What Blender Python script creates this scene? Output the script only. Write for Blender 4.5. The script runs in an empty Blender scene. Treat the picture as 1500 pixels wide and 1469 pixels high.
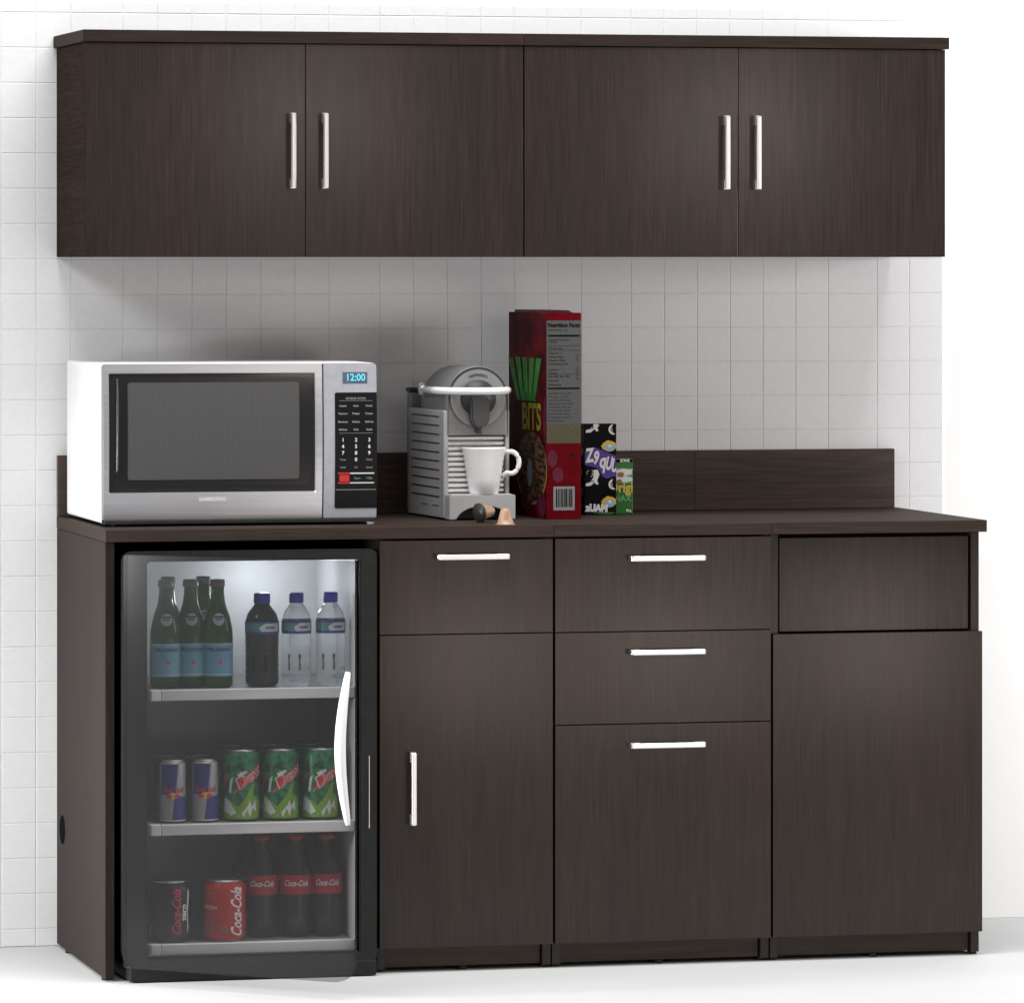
import bpy, bmesh, math, random
from mathutils import Vector, Matrix
random.seed(7)
sc = bpy.context.scene
C = bpy.data.collections.new('kitchenette'); sc.collection.children.link(C)

# ------------------------------------------------------------------ camera
cam = bpy.data.cameras.new('camera'); co = bpy.data.objects.new('camera', cam); C.objects.link(co)
co.location = (-1.9104, -11.3256, 1.4659)
co.rotation_euler = (math.radians(90), 0, -0.2388)
cam.sensor_width = 36; cam.sensor_fit = 'HORIZONTAL'
cam.lens = 8295.3 / 1500 * 36
cam.shift_y = -(734.5 - 376.9) / 1500
cam.clip_start = .1; cam.clip_end = 200
sc.camera = co

# ------------------------------------------------------------------ world, lamps, exposure
W = bpy.data.worlds.new('World'); sc.world = W; W.use_nodes = True
bg = W.node_tree.nodes['Background']; bg.inputs[0].default_value = (1, 1, 1, 1); bg.inputs[1].default_value = .22
sc.view_settings.view_transform = 'Standard'; sc.view_settings.look = 'None'
sc.view_settings.exposure = 0; sc.view_settings.gamma = 1; sc.view_settings.use_curve_mapping = False
sc.cycles.use_denoising = True
sc.cycles.max_bounces = 10; sc.cycles.transparent_max_bounces = 16
sc.cycles.sample_clamp_indirect = 6

def area(name, loc, target, size, power, col=(1, 1, 1), sy=None):
    l = bpy.data.lights.new(name, 'AREA'); l.energy = power; l.color = col; l.size = size
    if sy: l.shape = 'RECTANGLE'; l.size_y = sy
    o = bpy.data.objects.new(name, l); C.objects.link(o); o.location = loc
    o.rotation_euler = (Vector(target) - Vector(loc)).to_track_quat('-Z', 'Y').to_euler()
    return o
area('softbox_overhead', (.75, -1.2, 4.8), (.75, .1, 1.0), 3.8, 232, sy=1.5)
area('softbox_key', (-3.0, -2.0, 3.5), (0, .5, 1.2), 1.0, 58)
area('softbox_right', (4.0, -1.0, 1.5), (1.5, .6, 1.15), .9, 42)
low = area('softbox_floor_key', (-2.3, -.5, .85), (1.9, .1, 0), .4, 12); low.data.spread = math.radians(55)
# five small lamps whose soft reflections sit on the middle of each cabinet
def accent(X, Z, Y0, k, power, size=.28):
    cx, cy, cz = co.location
    dx, dy, dz = X - cx, Y0 - cy, Z - cz
    area('softbox_accent', (X + dx * k, Y0 - dy * k, Z + dz * k), (X, Y0, Z), size, power, (1, .85, .77))
accent(.47, 1.76, .24, .29, 2.6)
accent(1.40, 1.74, .24, .26, 2.6)
accent(.74, .66, 0, .28, 2.5)
accent(1.17, .66, 0, .27, 2.5)
accent(1.64, .66, 0, .26, 2.5)

# ------------------------------------------------------------------ materials
def mat(name, col, rough=.5, metal=0, spec=.5, emit=None, trans=0, ior=1.45, coat=0):
    m = bpy.data.materials.new(name); m.use_nodes = True
    b = m.node_tree.nodes['Principled BSDF']
    b.inputs['Base Color'].default_value = (*col, 1); b.inputs['Roughness'].default_value = rough
    b.inputs['Metallic'].default_value = metal; b.inputs['Specular IOR Level'].default_value = spec
    b.inputs['Transmission Weight'].default_value = trans; b.inputs['IOR'].default_value = ior
    b.inputs['Coat Weight'].default_value = coat
    if emit:
        b.inputs['Emission Color'].default_value = (*emit[:3], 1); b.inputs['Emission Strength'].default_value = emit[3]
    return m
def speckle(m, c1, c2, scale, stretch=(1, 1, 1), bump=0, lo=.35, hi=.65, detail=4):
    nt = m.node_tree; N = nt.nodes; L = nt.links; b = N['Principled BSDF']
    tc = N.new('ShaderNodeTexCoord'); mp = N.new('ShaderNodeMapping'); mp.inputs['Scale'].default_value = stretch
    no = N.new('ShaderNodeTexNoise'); no.inputs['Scale'].default_value = scale; no.inputs['Detail'].default_value = detail
    mr = N.new('ShaderNodeMapRange'); mr.inputs[1].default_value = lo; mr.inputs[2].default_value = hi
    mx = N.new('ShaderNodeMix'); mx.data_type = 'RGBA'
    mx.inputs[6].default_value = (*c1, 1); mx.inputs[7].default_value = (*c2, 1)
    L.new(tc.outputs['Object'], mp.inputs[0]); L.new(mp.outputs[0], no.inputs[0]); L.new(no.outputs[0], mr.inputs[0])
    L.new(mr.outputs[0], mx.inputs[0]); L.new(mx.outputs[2], b.inputs['Base Color'])
    if bump:
        bp = N.new('ShaderNodeBump'); bp.inputs['Strength'].default_value = bump; bp.inputs['Distance'].default_value = .001
        L.new(no.outputs[0], bp.inputs['Height']); L.new(bp.outputs[0], b.inputs['Normal'])
    return m

def wood(name, axis, k=1.0, spec=.3, rough=.2):
    m = mat(name, (.04, .03, .026), rough, spec=spec)
    nt = m.node_tree; N = nt.nodes; L = nt.links; b = N['Principled BSDF']
    tc = N.new('ShaderNodeTexCoord'); oi = N.new('ShaderNodeObjectInfo')
    off = N.new('ShaderNodeVectorMath'); off.operation = 'SCALE'; off.inputs[0].default_value = (7.3, 3.1, 5.7)
    L.new(oi.outputs['Random'], off.inputs['Scale'])
    ad = N.new('ShaderNodeVectorMath'); ad.operation = 'ADD'
    L.new(tc.outputs['Object'], ad.inputs[0]); L.new(off.outputs[0], ad.inputs[1])
    def noise(scale, st, detail=5, dist=0.0):
        mp = N.new('ShaderNodeMapping'); s = [1, 1, 1]; s['XYZ'.index(axis)] = st; mp.inputs['Scale'].default_value = s
        n = N.new('ShaderNodeTexNoise'); n.inputs['Scale'].default_value = scale; n.inputs['Detail'].default_value = detail
        n.inputs['Distortion'].default_value = dist
        L.new(ad.outputs[0], mp.inputs[0]); L.new(mp.outputs[0], n.inputs[0]); return n.outputs[0]
    broad = noise(9, .10, 3, .1); mid = noise(75, .03, 6, .12); fine = noise(420, .018, 4)
    # cathedral figure: contour lines of a stretched noise field
    ring = noise(5, .22, 1, .2)
    sn = N.new('ShaderNodeMath'); sn.operation = 'MULTIPLY'; sn.inputs[1].default_value = 115; L.new(ring, sn.inputs[0])
    si = N.new('ShaderNodeMath'); si.operation = 'SINE'; L.new(sn.outputs[0], si.inputs[0])
    def mixc(f, a, c, lo, hi):
        mr = N.new('ShaderNodeMapRange'); mr.inputs[1].default_value = lo; mr.inputs[2].default_value = hi
        L.new(f, mr.inputs[0]); mx = N.new('ShaderNodeMix'); mx.data_type = 'RGBA'
        L.new(mr.outputs[0], mx.inputs[0])
        for i, v in ((6, a), (7, c)):
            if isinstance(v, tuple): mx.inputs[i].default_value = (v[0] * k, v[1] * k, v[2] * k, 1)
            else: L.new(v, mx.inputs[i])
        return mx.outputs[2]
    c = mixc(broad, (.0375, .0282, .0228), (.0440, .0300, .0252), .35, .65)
    def mul(col, f, lo, hi, m0, m1):
        mr = N.new('ShaderNodeMapRange'); mr.inputs[1].default_value = lo; mr.inputs[2].default_value = hi
        mr.inputs[3].default_value = m0; mr.inputs[4].default_value = m1; L.new(f, mr.inputs[0])
        vm = N.new('ShaderNodeVectorMath'); vm.operation = 'SCALE'
        L.new(col, vm.inputs[0]); L.new(mr.outputs[0], vm.inputs['Scale']); return vm.outputs[0]
    c = mul(c, mid, .3, .7, .91, 1.10); c = mul(c, fine, .32, .68, .76, 1.24); c = mul(c, si.outputs[0], -1, 1, .965, 1.045)
    L.new(c, b.inputs['Base Color'])
    bp = N.new('ShaderNodeBump'); bp.inputs['Strength'].default_value = .12; bp.inputs['Distance'].default_value = .0006
    L.new(fine, bp.inputs['Height']); L.new(bp.outputs[0], b.inputs['Normal'])
    return m

M = {}
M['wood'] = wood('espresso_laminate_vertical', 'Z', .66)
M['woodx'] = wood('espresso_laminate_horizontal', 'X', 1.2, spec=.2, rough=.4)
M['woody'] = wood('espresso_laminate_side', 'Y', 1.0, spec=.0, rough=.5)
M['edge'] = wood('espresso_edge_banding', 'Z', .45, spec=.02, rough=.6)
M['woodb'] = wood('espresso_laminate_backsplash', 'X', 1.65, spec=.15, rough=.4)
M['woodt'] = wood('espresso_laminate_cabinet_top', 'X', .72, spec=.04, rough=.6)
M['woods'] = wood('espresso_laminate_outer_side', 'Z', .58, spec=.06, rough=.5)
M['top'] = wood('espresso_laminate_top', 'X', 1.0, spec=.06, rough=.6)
M['tile'] = speckle(mat('white_wall_tile', (.8, .8, .8), .35, spec=.25), (.768, .768, .773), (.792, .792, .797), 90, bump=.03, detail=8)
M['grout'] = speckle(mat('tile_grout', (.6, .6, .6), .9), (.66, .66, .66), (.74, .74, .74), 60)
M['floor'] = speckle(mat('white_studio_floor', (.9, .9, .9), .6, spec=.1), (.565, .565, .565), (.585, .585, .585), 3)
M['backdrop'] = speckle(mat('white_studio_wall', (.93, .93, .93), .9, spec=.05), (.93, .93, .93), (.945, .945, .945), 3)
M['steel'] = speckle(mat('brushed_nickel', (.80, .80, .80), .30, 1), (.84, .84, .84), (.92, .92, .92), 300, (1, 1, 1))
M['black'] = speckle(mat('black_plastic', (.02, .02, .02), .45), (.015, .015, .015), (.022, .022, .022), 60)
M['foot'] = mat('levelling_foot_black', (.01, .01, .01), .6)

# ------------------------------------------------------------------ helpers
class MB:
    def __init__(s): s.bm = bmesh.new(); s.mats = []
    def mi(s, m):
        m = M[m] if isinstance(m, str) else m
        if m not in s.mats: s.mats.append(m)
        return s.mats.index(m)
    def merge(s, b, m, smooth=False):
        i = s.mi(m)
        for f in b.faces: f.material_index = i; f.smooth = smooth
        me = bpy.data.meshes.new('t'); b.to_mesh(me); b.free(); s.bm.from_mesh(me); bpy.data.meshes.remove(me)
        return s
    def box(s, x0, x1, y0, y1, z0, z1, m, bev=.0012, seg=2):
        b = bmesh.new(); bmesh.ops.create_cube(b, size=1)
        for v in b.verts: v.co = Vector(((x0 + x1) / 2 + v.co.x * (x1 - x0), (y0 + y1) / 2 + v.co.y * (y1 - y0), (z0 + z1) / 2 + v.co.z * (z1 - z0)))
        if bev: bmesh.ops.bevel(b, geom=b.edges[:], offset=bev, segments=seg, affect='EDGES', profile=.5)
        return s.merge(b, m)
    def lathe(s, prof, m, c=(0, 0, 0), seg=40, axis='Z', smooth=True, matrix=None):
        b = bmesh.new(); rings = []
        for r, h in prof:
            if r < 1e-6: rings.append([b.verts.new((0, 0, h))])
            else: rings.append([b.verts.new((r * math.cos(2 * math.pi * i / seg), r * math.sin(2 * math.pi * i / seg), h)) for i in range(seg)])
        for A, B in zip(rings, rings[1:]):
            for i in range(seg):
                j = (i + 1) % seg
                if len(A) == 1 and len(B) == 1: continue
                if len(A) == 1: b.faces.new((A[0], B[j], B[i]))
                elif len(B) == 1: b.faces.new((A[i], A[j], B[0]))
                else: b.faces.new((A[i], A[j], B[j], B[i]))
        bmesh.ops.recalc_face_normals(b, faces=b.faces[:])
        if axis == 'Y': bmesh.ops.rotate(b, verts=b.verts[:], matrix=Matrix.Rotation(math.radians(90), 3, 'X'))
        if matrix: bmesh.ops.transform(b, matrix=matrix, verts=b.verts[:])
        bmesh.ops.translate(b, verts=b.verts[:], vec=c)
        return s.merge(b, m, smooth)
    def tube(s, pts, rad, m, seg=14, flat=1.0):
        pts = [Vector(p) for p in pts]; b = bmesh.new(); rings = []
        rr = rad if isinstance(rad, list) else [rad] * len(pts)
        for k, p in enumerate(pts):
            t = (pts[min(k + 1, len(pts) - 1)] - pts[max(k - 1, 0)]).normalized()
            up = Vector((0, 0, 1)) if abs(t.z) < .9 else Vector((0, 1, 0))
            u = t.cross(up).normalized(); w = t.cross(u).normalized()
            rings.append([b.verts.new(p + rr[k] * (math.cos(2 * math.pi * i / seg) * u + flat * math.sin(2 * math.pi * i / seg) * w)) for i in range(seg)])
        for A, B in zip(rings, rings[1:]):
            for i in range(seg): b.faces.new((A[i], A[(i + 1) % seg], B[(i + 1) % seg], B[i]))
        b.faces.new(rings[0]); b.faces.new(rings[-1][::-1])
        bmesh.ops.recalc_face_normals(b, faces=b.faces[:])
        return s.merge(b, m, True)
    def prism(s, pts, y0, y1, m, bev=0, smooth=False, inner=None):
        """outline in x,z extruded from y0 to y1; inner = list of hole outlines"""
        b = bmesh.new(); es = []
        for loop in [pts] + (inner or []):
            vs = [b.verts.new((x, y0, z)) for x, z in loop]
            es += [b.edges.new((vs[i], vs[(i + 1) % len(vs)])) for i in range(len(vs))]
        if inner: bmesh.ops.triangle_fill(b, edges=es, use_beauty=True)
        else: b.faces.new([v for v in b.verts])
        r = bmesh.ops.extrude_face_region(b, geom=b.faces[:])
        bmesh.ops.translate(b, verts=[e for e in r['geom'] if isinstance(e, bmesh.types.BMVert)], vec=(0, y1 - y0, 0))
        bmesh.ops.recalc_face_normals(b, faces=b.faces[:])
        if bev:
            ed = [e for e in b.edges if len(e.link_faces) == 2 and e.calc_face_angle(0) > .9]
            bmesh.ops.bevel(b, geom=ed, offset=bev, segments=2, affect='EDGES')
        return s.merge(b, m, smooth)
    def decal(s, polys, m, f, step=.004):
        """flat polygons in (u, v) laid on a surface by f(u, v) -> xyz; cut every `step` along u so that they bend"""
        b = polys if isinstance(polys, bmesh.types.BMesh) else poly2d(polys)
        if step and b.verts:
            us = [v.co.x for v in b.verts]; u = math.floor(min(us) / step) * step + step
            while u < max(us):
                bmesh.ops.bisect_plane(b, geom=b.verts[:] + b.edges[:] + b.faces[:], plane_co=(u, 0, 0), plane_no=(1, 0, 0)); u += step
        for v in b.verts: v.co = f(v.co.x, v.co.y)
        return s.merge(b, m)
    def build(s, name, parent=None, loc=None, rot=None, world=False, shade=None):
        me = bpy.data.meshes.new(name); 
        if world and parent is not None:
            bmesh.ops.translate(s.bm, verts=s.bm.verts[:], vec=-wloc(parent))
        s.bm.to_mesh(me); s.bm.free()
        for m in s.mats: me.materials.append(m)
        o = bpy.data.objects.new(name, me); C.objects.link(o); o.parent = parent
        if loc: o.location = loc
        if rot: o.rotation_euler = rot
        return o
def wloc(o):
    v = Vector((0, 0, 0))
    while o is not None: v += o.location; o = o.parent
    return v
def poly2d(polys):
    b = bmesh.new()
    for p in polys:
        try: b.faces.new([b.verts.new((x, y, 0)) for x, y in p])
        except ValueError: pass
    return b
def text2d(body, size, cx=0, cy=0, shear=0, bold=0, sx=1, rot=0, align='CENTER', track=1.0):
    cu = bpy.data.curves.new('t', 'FONT'); cu.body = body; cu.size = size; cu.align_x = align; cu.align_y = 'CENTER'
    cu.shear = shear; cu.offset = bold; cu.space_character = track; cu.resolution_u = 3
    o = bpy.data.objects.new('t', cu); C.objects.link(o)
    me = bpy.data.meshes.new_from_object(o, depsgraph=bpy.context.evaluated_depsgraph_get())
    b = bmesh.new(); b.from_mesh(me); bpy.data.objects.remove(o); bpy.data.curves.remove(cu); bpy.data.meshes.remove(me)
    bmesh.ops.scale(b, vec=(sx, 1, 1), verts=b.verts[:])
    if rot: bmesh.ops.rotate(b, verts=b.verts[:], matrix=Matrix.Rotation(rot, 3, 'Z'))
    bmesh.ops.translate(b, verts=b.verts[:], vec=(cx, cy, 0))
    return b
def rect(x0, x1, y0, y1): return [(x0, y0), (x1, y0), (x1, y1), (x0, y1)]
def ell(cx, cy, rx, ry, n=24): return [(cx + rx * math.cos(2 * math.pi * i / n), cy + ry * math.sin(2 * math.pi * i / n)) for i in range(n)]
def rrect(x0, x1, y0, y1, r, n=6, rs=None):
    rs = rs or (r, r, r, r); out = []
    for (cx, cy, a, q) in ((x1 - rs[0], y1 - rs[0], 0, rs[0]), (x0 + rs[1], y1 - rs[1], 90, rs[1]), (x0 + rs[2], y0 + rs[2], 180, rs[2]), (x1 - rs[3], y0 + rs[3], 270, rs[3])):
        for i in range(n + 1):
            t = math.radians(a + 90 * i / n); out.append((cx + q * math.cos(t), cy + q * math.sin(t)))
    return out
def tag(o, label=None, cat=None, group=None, kind=None):
    if label: o['label'] = label
    if cat: o['category'] = cat
    if group: o['group'] = group
    if kind: o['kind'] = kind
    return o
def thing(name, label, cat, loc, rz=0, group=None):
    o = bpy.data.objects.new(name, None); C.objects.link(o); o.location = loc; o.rotation_euler = (0, 0, rz)
    o.empty_display_size = .05
    return tag(o, label, cat, group)
def copy_tree(o, parent=None):
    c = o.copy(); C.objects.link(c); c.parent = parent
    for ch in [x for x in C.objects if x.parent == o]: copy_tree(ch, c)
    return c

# ------------------------------------------------------------------ the setting
WY = .6257
m = MB(); m.box(-6, 8, -9, 6, -.05, 0, 'floor', 0)
tag(m.build('floor'), 'white studio floor', 'floor', kind='structure')
m = MB(); m.box(-6, 8, WY + .012, WY + .1, .0005, 5, 'backdrop', 0)
tag(m.build('wall'), 'plain white studio wall', 'wall', kind='structure')
# tiled panel: real tiles, six narrow columns then a wide one, as on the photo
m = MB(); x0, x1, zt = -1.05, 1.9791, 2.011
m.box(x0, x1, WY + .0008, WY + .0118, .0008, zt, 'grout', 0)
cols = []; base = .144 - .5613 * 3
x = base
while x < x1:
    for k in range(6): cols.append((x + k * .0748, x + (k + 1) * .0748))
    cols.append((x + 6 * .0748, x + .5613)); x += .5613
rows = []; z = 1.9865
rows.append((z, zt))
while z > .02: rows.append((max(z - .07495, .001), z)); z -= .07495
g = .0010
for a, c_ in cols:
    a2, c2 = max(a, x0), min(c_, x1)
    if c2 - a2 < .01: continue
    for r0, r1 in rows:
        if r1 - r0 < .008: continue
        m.box(a2 + g, c2 - g, WY + random.uniform(-.0001, .0001), WY + .0062, r0 + g, r1 - g, 'tile', .0007, 1)
tag(m.build('tiled_wall'), 'white square tiled wall panel behind the cabinets', 'wall', kind='structure')

# ------------------------------------------------------------------ cabinets
def bar_handle(parent, cx, y, cz, length, vertical=True):
    h = MB(); a = length / 2; t = .0055; so = .030
    def bx(u0, u1, w0, w1, d0, d1, bev):
        if vertical: h.box(w0, w1, d0, d1, u0, u1, 'steel', bev, 3)
        else: h.box(u0, u1, d0, d1, w0, w1, 'steel', bev, 3)
    bx(-a, a, -t, t, -so, -so + .010, .0028)
    bx(-a, -a + .021, -t, t, -so + .010, 0, .001)
    bx(a - .021, a, -t, t, -so + .010, 0, .001)
    return h.build('handle', parent, loc=(cx, y, cz))
def panel(name, root, x0, x1, z0, z1, y0, y1, m='wood', label=None):
    """front panel with its own origin at its lower left corner"""
    b = MB(); b.box(0, x1 - x0, 0, y1 - y0, 0, z1 - z0, m, .0005)
    ei = b.mi('edge')                                   # edge banding on the narrow sides
    for f_ in b.bm.faces:
        if abs(f_.normal.x) > .9: f_.material_index = ei
    o = b.build(name, root, loc=Vector((x0, y0, z0)) - wloc(root))
    if label: o['label'] = label
    return o
G = .0016
# wall cabinets
def wall_cabinet(x0, x1, xm, label, left_end):
    r = thing('wall_cabinet', label, 'cabinet', (x0, WY - .001, 1.466), 0, 'dark wood wall cabinets')
    y0 = .238
    c = MB(); t = .018; a, b = x0 + .0008, x1 - .0008
    yb = y0 + .0185
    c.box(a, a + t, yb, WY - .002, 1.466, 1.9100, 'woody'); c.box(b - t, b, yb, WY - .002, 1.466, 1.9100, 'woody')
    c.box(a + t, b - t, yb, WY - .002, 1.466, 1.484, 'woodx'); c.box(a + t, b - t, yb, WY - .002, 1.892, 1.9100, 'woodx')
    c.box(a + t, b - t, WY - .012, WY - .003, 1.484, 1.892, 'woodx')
    c.build('carcass', r, world=True)
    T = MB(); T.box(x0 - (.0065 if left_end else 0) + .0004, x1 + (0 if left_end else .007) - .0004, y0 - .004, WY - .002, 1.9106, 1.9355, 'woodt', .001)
    T.build('top_panel', r, world=True)
    for (p, q, hx) in ((a, xm, xm - .031), (xm, b, xm + .0375)):
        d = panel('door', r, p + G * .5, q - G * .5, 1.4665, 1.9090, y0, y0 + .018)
        bar_handle(d, hx - p, 0, 1.687 - 1.4665, .157)
    return r
wall_cabinet(-.0006, .9302, .4617, 'dark wood wall cabinet with two doors, hung on the tiles above the microwave', True)
wall_cabinet(.9302, 1.8610, 1.3987, 'dark wood wall cabinet with two doors, hung above the cereal box and the bare counter', False)

# open bay that houses the fridge
HT = .8893
r = thing('fridge_cabinet', 'open dark wood cabinet bay around the glass door fridge', 'cabinet', (0, .3, 0))
c = MB(); c.box(.0006, .0196, .004, WY - .004, .006, HT - .0006, 'woods'); c.build('side_panel', r, world=True)
c = MB(); c.box(.0200, .5640, WY - .016, WY - .006, .08, HT - .0010, 'black', 0); c.build('back_panel', r, world=True)
c = MB(); c.lathe([(0, -.003), (.022, -.003), (.030, -.0015), (.031, .001), (.031, .004)], mat('grommet_black', (.008, .008, .008), .9, spec=0), matrix=Matrix.Rotation(math.radians(90), 4, 'Y')); 
c.build('cable_grommet', r, loc=(.0006, .545 - .3, .255))
for yy in (.04, .50):
    c = MB(); c.lathe([(0, 0), (.012, 0), (.012, .006), (.008, .010)], 'foot', c=(.011, yy, 0), seg=16); c.build('levelling_foot', r, world=True)

def base_unit(name, label, x0, x1):
    r = thing(name, label, 'cabinet', ((x0 + x1) / 2, .3, 0), 0, 'dark wood base cabinets under the counter')
    c = MB(); t = .018; a, b = x0 + .0006, x1 - .0006
    for p in (a, b - t): c.box(p, p + t, .0215, WY - .004, .006, HT - .0006, 'wood')
    c.box(a + t, b - t, .0215, WY - .004, .050, .068, 'woodx')
    c.box(a + t, b - t, WY - .014, WY - .006, .069, HT - .001, 'woodx'); c.box(a + t, b - t, .070, .12, HT - .019, HT - .001, 'woodx')
    c.build('carcass', r, world=True)
    k = MB(); k.box(a + t + .001, b - t - .001, .034, .050, .008, .0495, 'woodx'); k.build('toe_kick', r, world=True)
    for fx in (a + .009, (a + b) / 2, b - .009):
        f = MB(); f.lathe([(0, 0), (.010, 0), (.010, .006), (.007, .0085)], 'foot', c=(fx, .042, 0), seg=16); f.build('levelling_foot', r, world=True)
    return r
r = base_unit('base_cabinet', 'narrow base cabinet with one drawer over one door, right of the fridge', .5660, .9348)
d = panel('drawer_front', r, .5680, .9335, .6935, .8850, 0, .018); bar_handle(d, .7610 - .568, 0, .8513 - .6935, .150, False)
d = panel('door', r, .5680, .9335, .0508, .6915, 0, .018); bar_handle(d, .6345 - .568, 0, .3785 - .0508, .149, True)
r = base_unit('base_cabinet', 'base cabinet with three stacked drawers under the cereal box', .9366, 1.4034)
for z0, z1, hz in ((.6930, .8850, .8434), (.5022, .6910, .6497), (.0508, .5002, .4572)):
    d = panel('drawer_front', r, .9386, 1.4014, z0, z1, 0, .018); bar_handle(d, 1.1745 - .9386, 0, hz - z0, .158, False)
r = base_unit('base_cabinet', 'base cabinet with a recessed top panel and plain handleless door, at the right end', 1.4050, 1.8640)
panel('recessed_panel', r, 1.4268, 1.8402, .6850, .8800, .024, .040)
d = panel('pull_out_front', r, 1.4062, 1.8635, .0508, .6812, -.0005, .018)

# counter tops with their backsplash boards
def counter(x0, x1, label, bx1=None, bx0=None):
    r = thing('countertop', label, 'countertop', ((x0 + x1) / 2, .3, HT), 0, 'dark wood countertops')
    s = MB(); s.box(x0 + .0003, x1 - .0003, -.0005, WY - .001, HT, .9140, 'top', .0012); s.build('slab', r, world=True)
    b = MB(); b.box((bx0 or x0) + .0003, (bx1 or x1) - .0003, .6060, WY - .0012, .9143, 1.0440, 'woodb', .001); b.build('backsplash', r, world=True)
counter(0, .9357, 'long dark countertop section over the fridge bay, carrying the microwave')
counter(.9357, 1.4042, 'dark countertop section over the three drawers, carrying the cereal box')
counter(1.4042, 1.8743, 'bare dark countertop section at the right end, nothing standing on it', bx1=1.863)

# ------------------------------------------------------------------ more materials
M['mw_side'] = speckle(mat('white_enamel', (.85, .85, .85), .35), (.84, .84, .84), (.88, .88, .88), 8)
M['mw_front'] = speckle(mat('satin_silver', (.60, .61, .65), .30, .9), (.60, .615, .655), (.68, .695, .735), 120, (.03, 1, 1))
M['mw_ctrl'] = speckle(mat('silver_paint', (.40, .40, .44), .45, .2), (.36, .365, .40), (.40, .405, .44), 60)
M['glassblk'] = mat('black_glass', (.018, .018, .018), .12, spec=.5)
M['keypad'] = mat('keypad_black', (.006, .006, .007), .4, spec=.2)
M['keytxt'] = mat('keypad_lettering', (.33, .33, .34), .6)
M['keydig'] = mat('keypad_digits', (.62, .62, .62), .6)
M['red'] = mat('red_print', (.5, .02, .02), .5)
M['lcd'] = mat('display_glass', (.05, .07, .11), .2, emit=(.05, .10, .2, .15))
M['lcdtxt'] = mat('display_digits', (.1, .6, .7), .5, emit=(.10, .65, .80, .32))
M['white'] = mat('white_porcelain', (.86, .86, .86), .15)
M['whitep'] = mat('white_print', (.75, .75, .75), .5)
mesh_m = mat('microwave_window_mesh', (.06, .06, .06), .35)
def dots(m, c1, c2, px, pz):
    nt = m.node_tree; N = nt.nodes; L = nt.links; b = N['Principled BSDF']
    tc = N.new('ShaderNodeTexCoord'); sp = N.new('ShaderNodeSeparateXYZ'); L.new(tc.outputs['Object'], sp.inputs[0])
    outs = []
    for ax, p in ((0, px), (2, pz)):
        q = N.new('ShaderNodeMath'); q.operation = 'MULTIPLY'; q.inputs[1].default_value = 2 * math.pi / p; L.new(sp.outputs[ax], q.inputs[0])
        s_ = N.new('ShaderNodeMath'); s_.operation = 'SINE'; L.new(q.outputs[0], s_.inputs[0]); outs.append(s_)
    ml = N.new('ShaderNodeMath'); ml.operation = 'ADD'; L.new(outs[0].outputs[0], ml.inputs[0]); L.new(outs[1].outputs[0], ml.inputs[1])
    mr = N.new('ShaderNodeMapRange'); mr.inputs[1].default_value = -1.2; mr.inputs[2].default_value = 1.2; L.new(ml.outputs[0], mr.inputs[0])
    mx = N.new('ShaderNodeMix'); mx.data_type = 'RGBA'; mx.inputs[6].default_value = (*c1, 1); mx.inputs[7].default_value = (*c2, 1)
    L.new(mr.outputs[0], mx.inputs[0]); L.new(mx.outputs[2], b.inputs['Base Color'])
dots(mesh_m, (.045, .045, .045), (.085, .085, .085), .0046, .0046)
M['mesh'] = mesh_m

# ------------------------------------------------------------------ microwave
def bulge(mb, cuts=True, zc=1.083, h=.166, B=.008):
    """the whole front of the oven is gently convex from bottom to top"""
    b = mb.bm
    if cuts:
        for i in range(64):
            bmesh.ops.bisect_plane(b, geom=b.verts[:] + b.edges[:] + b.faces[:], plane_co=(0, 0, zc - h + 2 * h * (i + .5) / 64), plane_no=(0, 0, 1))
    for v in b.verts: v.co.y += B - B * (1 - ((v.co.z - zc) / h) ** 2)
    return mb
X0, X1, Y0, Y1, Z0, Z1 = .0150, .5895, .12, .575, .9185, 1.2475
r = thing('microwave', 'silver and white microwave oven with a digital clock, at the left end of the counter', 'microwave', (X0, Y0, .914))
b = MB(); b.prism(rrect(X0, X1 - .001, Z0 + .002, Z1, .006, 3), Y0 + .021, Y1, 'mw_side', .001)
b.prism(rrect(X0 + .001, X1 + .0015, Z0 + .0015, Z1 - .002, .004, 3), Y0 + .0165, Y0 + .0205, 'black'); b.build('body', r, world=True)
XS = .4755
dr = MB()
ox0, ox1, oz0, oz1 = .0285, .4585, .9835, 1.2275
dr.prism(rrect(X0 + .0015, XS - .0015, Z0 + .009, Z1 - .001, .002, 3), Y0, Y0 + .016, 'mw_front', .0015, inner=[rect(ox0, ox1, oz0, oz1)])
door = bulge(dr).build('door', r, world=True)
w = MB(); w.box(ox0 + .0003, ox1 - .0003, Y0 + .0045, Y0 + .012, oz0 + .0003, oz1 - .0003, 'glassblk', .001)
w.prism(rrect(ox0 + .020, ox1 - .008, oz0 + .012, oz1 - .008, .016), Y0 + .0038, Y0 + .0046, mat('black_glass_border', (.012, .012, .012), .2))
bulge(w).build('window', door, world=True)
w = MB(); w.prism(rrect(.0675, .4255, 1.0095, 1.2090, .006), Y0 + .0030, Y0 + .0042, 'mesh'); bulge(w).build('window_mesh', door, world=True)
w = MB(); w.tube([(.0455, Y0 + .001, 1.025), (.0455, Y0 - .0005, 1.06), (.0455, Y0 - .0005, 1.18), (.0455, Y0 + .001, 1.2135), (.0460, Y0 + .003, 1.2150)], .0022, mat('dark_chrome', (.09, .09, .09), .25, .6), 8); bulge(w).build('handle', door, world=True)
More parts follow.
